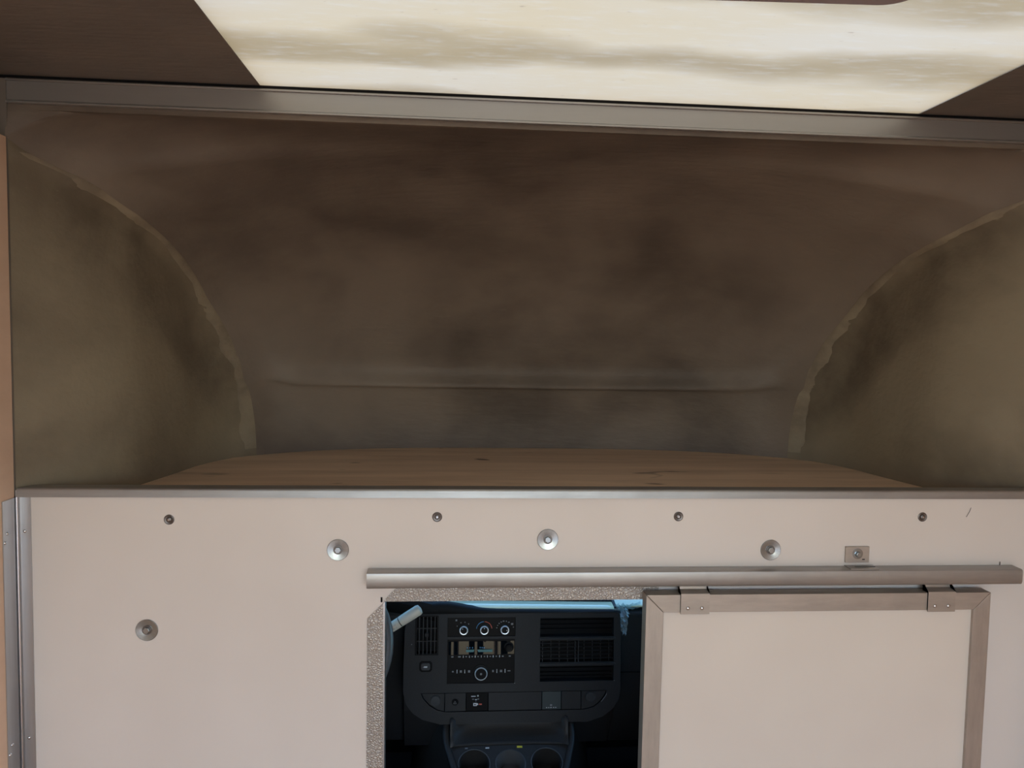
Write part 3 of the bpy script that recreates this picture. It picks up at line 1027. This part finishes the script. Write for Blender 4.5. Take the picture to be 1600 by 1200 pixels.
h_ = MB(T).lathe((u, v, -0.0015), [(0.0105, 0), (0.0100, 0.0016), (0.0085, 0.0012), (0.001, 0.0012)], (0, 0, 1), 24).build('round_button', M['gloss'], pods[1], smooth=30)
b = MB(T)
for i in range(3):
    a0, a1 = math.radians(90 + 120 * i), math.radians(210 + 120 * i)
    R1, R2 = 0.0055, 0.0040
    pA = [(u + R * math.cos(a), v - 0.0012 + R * math.sin(a), 0.0004) for a, R in ((a0, R1), (a1, R1), (a1, R2), (a0, R2))]
    b.add(pA, [(0, 1, 2, 3)])
b.build('symbol', M['dim'], pods[1])
n2 = -0.0015
for c, r, w, h, mt in ((740.5, 1087.3, 7, 1.4, 'white'), (747.5, 1086.6, 2.2, 2.4, 'white'), (740, 1091.8, 3, 1.2, 'dim'), (744.5, 1092.4, 3, 1.2, 'white'), (748, 1091.6, 2.4, 1.2, 'dim'),
                       (743.2, 1100.0, 5.6, 4.6, 'white'), (747.0, 1099.6, 1.6, 2.6, 'white'), (751.6, 1099.8, 4.4, 1.9, 'red'), (744.4, 1094.6, 1.0, 1.4, 'dim')):
    mark(c, r, w, h, pods[2], mt, n2)
mark(743, 1100.2, 2.4, 1.6, pods[2], 'gloss', n2 + 0.0003)
for c, r, w, h in ((862, 1103.2, 3.2, 2.8), (855, 1107, 2, 1), (858.4, 1107, 1.6, 1), (862, 1107, 2.6, 1), (866, 1107, 2, 1), (869.4, 1107, 2, 1)):
    mark(c, r, w, h, pods[4], 'white' if h < 2 else 'dim', n2)
# panel corner screws
for c, r in ((804.5, 1067.5), (961.8, 1066), (644, 1005)):
    mark(c, r, 1.2, 1.2, dash, 'dim', 0.0)
# glint at the right end of the strip, painted as a thin grey arc
pp = []
for i in range(9):
    t = i / 8
    c = 949.5 - 9 * t ** 1.3
    r = 1086 + 13 * t
    pp.append([(*mm((c, r)), 0.0006), (*mm((c + 0.8, r + 0.4)), 0.0006)])
MB(T).grid(pp).build('edge_glint', M['dim'], dash)
# glovebox seam
MB().box(0.376, CX1 - 0.02, 0.868, 0.876, -1.055, -1.052).build('glovebox_seam', M['deep'], dash)

# crumpled clear film hanging off the dash corner
random.seed(4)
fr_ = []
for j in range(13):
    t = j / 12
    r = []
    for i in range(8):
        s_ = i / 7 - 0.5
        wd = 0.042 * (0.55 + 0.45 * math.sin(PI * min(1, t * 1.25 + 0.15))) * (1 - 0.65 * max(0, t - 0.6) / 0.4)
        r.append((0.376 + s_ * wd + 0.016 * t + random.uniform(-.004, .004), 0.830 + random.uniform(-.009, .009) - 0.008 * math.sin(PI * t), -0.820 - 0.100 * t + random.uniform(-.004, .004)))
    fr_.append(r)
fl = MB().grid(fr_).build('plastic_film', M['film'])
tag(fl, 'crumpled clear plastic film hanging from the right corner of the dashboard', 'plastic film')
rr = []
for i in range(9):
    rr.append([(0.372 + 0.010 * i + random.uniform(-.002, .002), 0.846 + 0.004 * i, -0.832 + random.uniform(-.004, .003)), (0.374 + 0.010 * i, 0.85 + 0.004 * i, -0.845 + random.uniform(-.003, .003)), (0.376 + 0.010 * i, 0.853 + 0.004 * i, -0.853 + random.uniform(-.003, .003))])
MB().grid(rr).build('film_fold', M['film'], fl)

# steering wheel
WC = Vector((-0.486, 0.48, -0.795))
wt = math.radians(24)
WN = Vector((0, -math.cos(wt), math.sin(wt)))
WU = Vector((0, math.sin(wt), math.cos(wt)))
WXv = Vector((1, 0, 0))
stw = empty('steering_wheel', tuple(WC + Vector((0, 0, -0.2))), 'dark grey steering wheel rim at the left edge of the cab opening', 'steering wheel')
ring = [WC + WXv * 0.182 * math.cos(2 * PI * i / 64) + WU * 0.182 * math.sin(2 * PI * i / 64) for i in range(64)]
MB().tube(ring, 0.0155, 14, closed=True).build('rim', M['rim'], stw, smooth=80)
MB().lathe(WC - WN * 0.03, [(0.03, -0.02), (0.075, 0), (0.082, 0.02), (0.07, 0.035), (0.03, 0.042), (0.002, 0.043)], WN, 32).build('hub', M['black'], stw, smooth=60)
for a in (-12, 192, 262, 278):
    d = WXv * math.cos(math.radians(a)) + WU * math.sin(math.radians(a))
    MB().tube([WC + d * 0.06 - WN * 0.012, WC + d * 0.12 - WN * 0.008, WC + d * 0.178], [0.018, 0.014, 0.011], 10).build('spoke', M['rim'], stw, smooth=60)
MB().tube([WC - WN * 0.03, WC - WN * 0.20, WC - WN * 0.47], [0.036, 0.05, 0.06], 16).build('column', M['black'], stw, smooth=50)

# gear lever on the steering column
gl = empty('gear_lever', (-0.27, 0.6, -0.80), 'pale grey column lever pointing up beside the steering wheel', 'lever')
A0, A1 = Vector((-0.306, 0.60, -0.798)), Vector((-0.224, 0.60, -0.7445))
dv = (A1 - A0).normalized()
MB().tube([A0 - dv * 0.16 + Vector((0, 0.06, -0.01)), A0], 0.006, 10).build('lever_arm', M['black'], gl, smooth=60)
MB().tube([A0, A0 + dv * 0.002, A0 + dv * 0.030], [0.0110, 0.0135, 0.0138], 20).build('lever_collar', M['lever'], gl, smooth=50)
MB().tube([A0 + dv * 0.030, A0 + dv * 0.0325], 0.0122, 20).build('lever_seam', M['deep'], gl)
MB().tube([A0 + dv * 0.0325, A0 + dv * 0.05, A0 + dv * 0.088, A0 + dv * 0.094, A0 + dv * 0.0965], [0.0140, 0.0145, 0.0145, 0.0125, 0.006], 24).build('lever_grip', M['lever'], gl, smooth=50)
for t in (0.010, 0.018):
    for s_ in (-1, 1):
        p = A0 + dv * t + Vector((0, -0.0137, 0)) + Vector((-dv.z, 0, dv.x)) * 0.004 * s_
        MB().box(p.x - 0.0012, p.x + 0.0012, p.y - 0.0004, p.y + 0.0008, p.z - 0.0012, p.z + 0.0012).build('mark', M['white'], gl)

# console with cup holders on the engine cover
co = empty('centre_console', (0.035, 0.72, -1.60), 'black centre console with three cup holders below the dashboard', 'console')
ct = math.radians(28)
K = Matrix(((1, 0, 0, 0.036), (0, math.cos(ct), -math.sin(ct), 0.70), (0, math.sin(ct), math.cos(ct), -1.245), (0, 0, 0, 1)))
cups = [(-0.106, 0.0, 0.046), (0.0, 0.0, 0.044), (0.106, 0.0, 0.046)]
b = MB(K)
n = 32
hw = 0.053
for cx_, cy_, r in cups:
    cir = [(cx_ + r * math.cos(2 * PI * i / n), cy_ + r * math.sin(2 * PI * i / n), 0) for i in range(n)]
    sq = []
    for i in range(n):
        a = 2 * PI * i / n
        m_ = max(abs(math.cos(a)), abs(math.sin(a)))
        sq.append((cx_ + hw * math.cos(a) / m_, cy_ + hw * math.sin(a) / m_, 0))
    b.add(cir + sq, [(i, (i + 1) % n, n + (i + 1) % n, n + i) for i in range(n)])
b.box(-0.159, 0.159, 0.053, 0.062, -0.02, 0).box(-0.159, 0.159, -0.12, -0.053, -0.02, 0)
for sg in (-1, 1):
    b.prism([(sg * 0.188, 0.062), (sg * 0.159, 0.062), (sg * 0.156, -0.05), (sg * 0.162, 0.0)], -0.02, 0, axis=2)
b.build('console_top', M['console'], co)
for i, (cx_, cy_, r) in enumerate(cups):
    if i == 1:
        prof = [(r + 0.001, 0.002), (r - 0.002, 0.003), (r - 0.012, -0.022), (r - 0.013, -0.05), (0.001, -0.05)]
    else:
        prof = [(r + 0.002, 0.0), (r + 0.001, 0.003), (r - 0.002, 0.003), (r - 0.003, -0.01), (r - 0.006, -0.07), (0.001, -0.07)]
    ch_ = MB(K).lathe((cx_, cy_, 0), prof, (0, 0, 1), 36, close=False).build('cup_holder', M['cup'] if i == 1 else M['console'], co, smooth=40)
    if i != 1:
        MB(K).tube([(cx_ + r * math.cos(2 * PI * q / 40), r * math.sin(2 * PI * q / 40), 0.0025) for q in range(40)], 0.0014, 8, closed=True).build('cup_rim', M['cup'], ch_, smooth=80)  # paler tube on the rim, its ring highlight put into the colour
# bin above the cups: rounded tray with side cheeks
tray = []
for i in range(25):
    u = -1 + 2 * i / 24
    x = 0.036 + 0.176 * u
    e = abs(u) ** 5
    tray.append([(x, 0.752 - 0.012 * e, -1.214), (x, 0.765 - 0.03 * e, -1.212), (x, 0.80 - 0.05 * e, -1.200), (x, 0.815 - 0.055 * e, -1.180), (x, 0.822 - 0.06 * e, -1.155), (x, 0.835 - 0.06 * e, -1.146)])
MB().grid(tray).build('bin', M['console'], co, smooth=70, solid=0.002)
for sg in (-1, 1):
    pth = [(0.036 + sg * 0.180, 0.84, -1.165), (0.036 + sg * 0.188, 0.795, -1.180), (0.036 + sg * 0.186, 0.755, -1.210), (0.036 + sg * 0.166, 0.70, -1.245), (0.036 + sg * 0.140, 0.62, -1.285), (0.036 + sg * 0.12, 0.57, -1.33)]
    MB().tube(catmull(pth, 20), [0.004, 0.007] + [0.010] * 18, 12).build('edge_roll', M['console'], co, smooth=70)
    MB().prism([(0.88, -1.20), (0.80, -1.21), (0.70, -1.252), (0.60, -1.30), (0.56, -1.60), (0.95, -1.60)], 0.036 + sg * 0.150 - 0.004, 0.036 + sg * 0.150 + 0.004, axis=0).build('side_wall', M['console'], co, bevel=0.002)
MB(K).box(-0.14, 0.14, -0.13, -0.115, -0.33, 0.0).build('rear_wall', M['console'], co)
for c, w, mt, nm in ((-0.128, 0.008, 'dim', 'label'), (-0.066, 0.011, 'white', 'label'), (0.030, 0.016, 'yellow', 'yellow_tag')):
    MB(K).box(c - w / 2, c + w / 2, 0.0495, 0.0555 if mt == 'yellow' else 0.053, 0.0, 0.0008).build(nm, M[mt], co)

# engine cover bulging below the dash, to both sides of the console
rows = []
for j in range(9):
    t = j / 8
    z = -1.15 - 0.55 * t
    hwx = 0.27 + 0.06 * t
    r = []
    for i in range(25):
        a = PI * i / 24
        r.append((0.036 - hwx * math.cos(a) , 1.25 - (0.40 + 0.08 * t) * math.sin(a) ** 0.55 if 0 < i < 24 else 1.25, z))
    rows.append(r)
MB().grid(rows).build('engine_cover', M['console'], co, smooth=60)

# drop the helper property
for o in bpy.data.objects:
    if 'w' in o:
        del o['w']
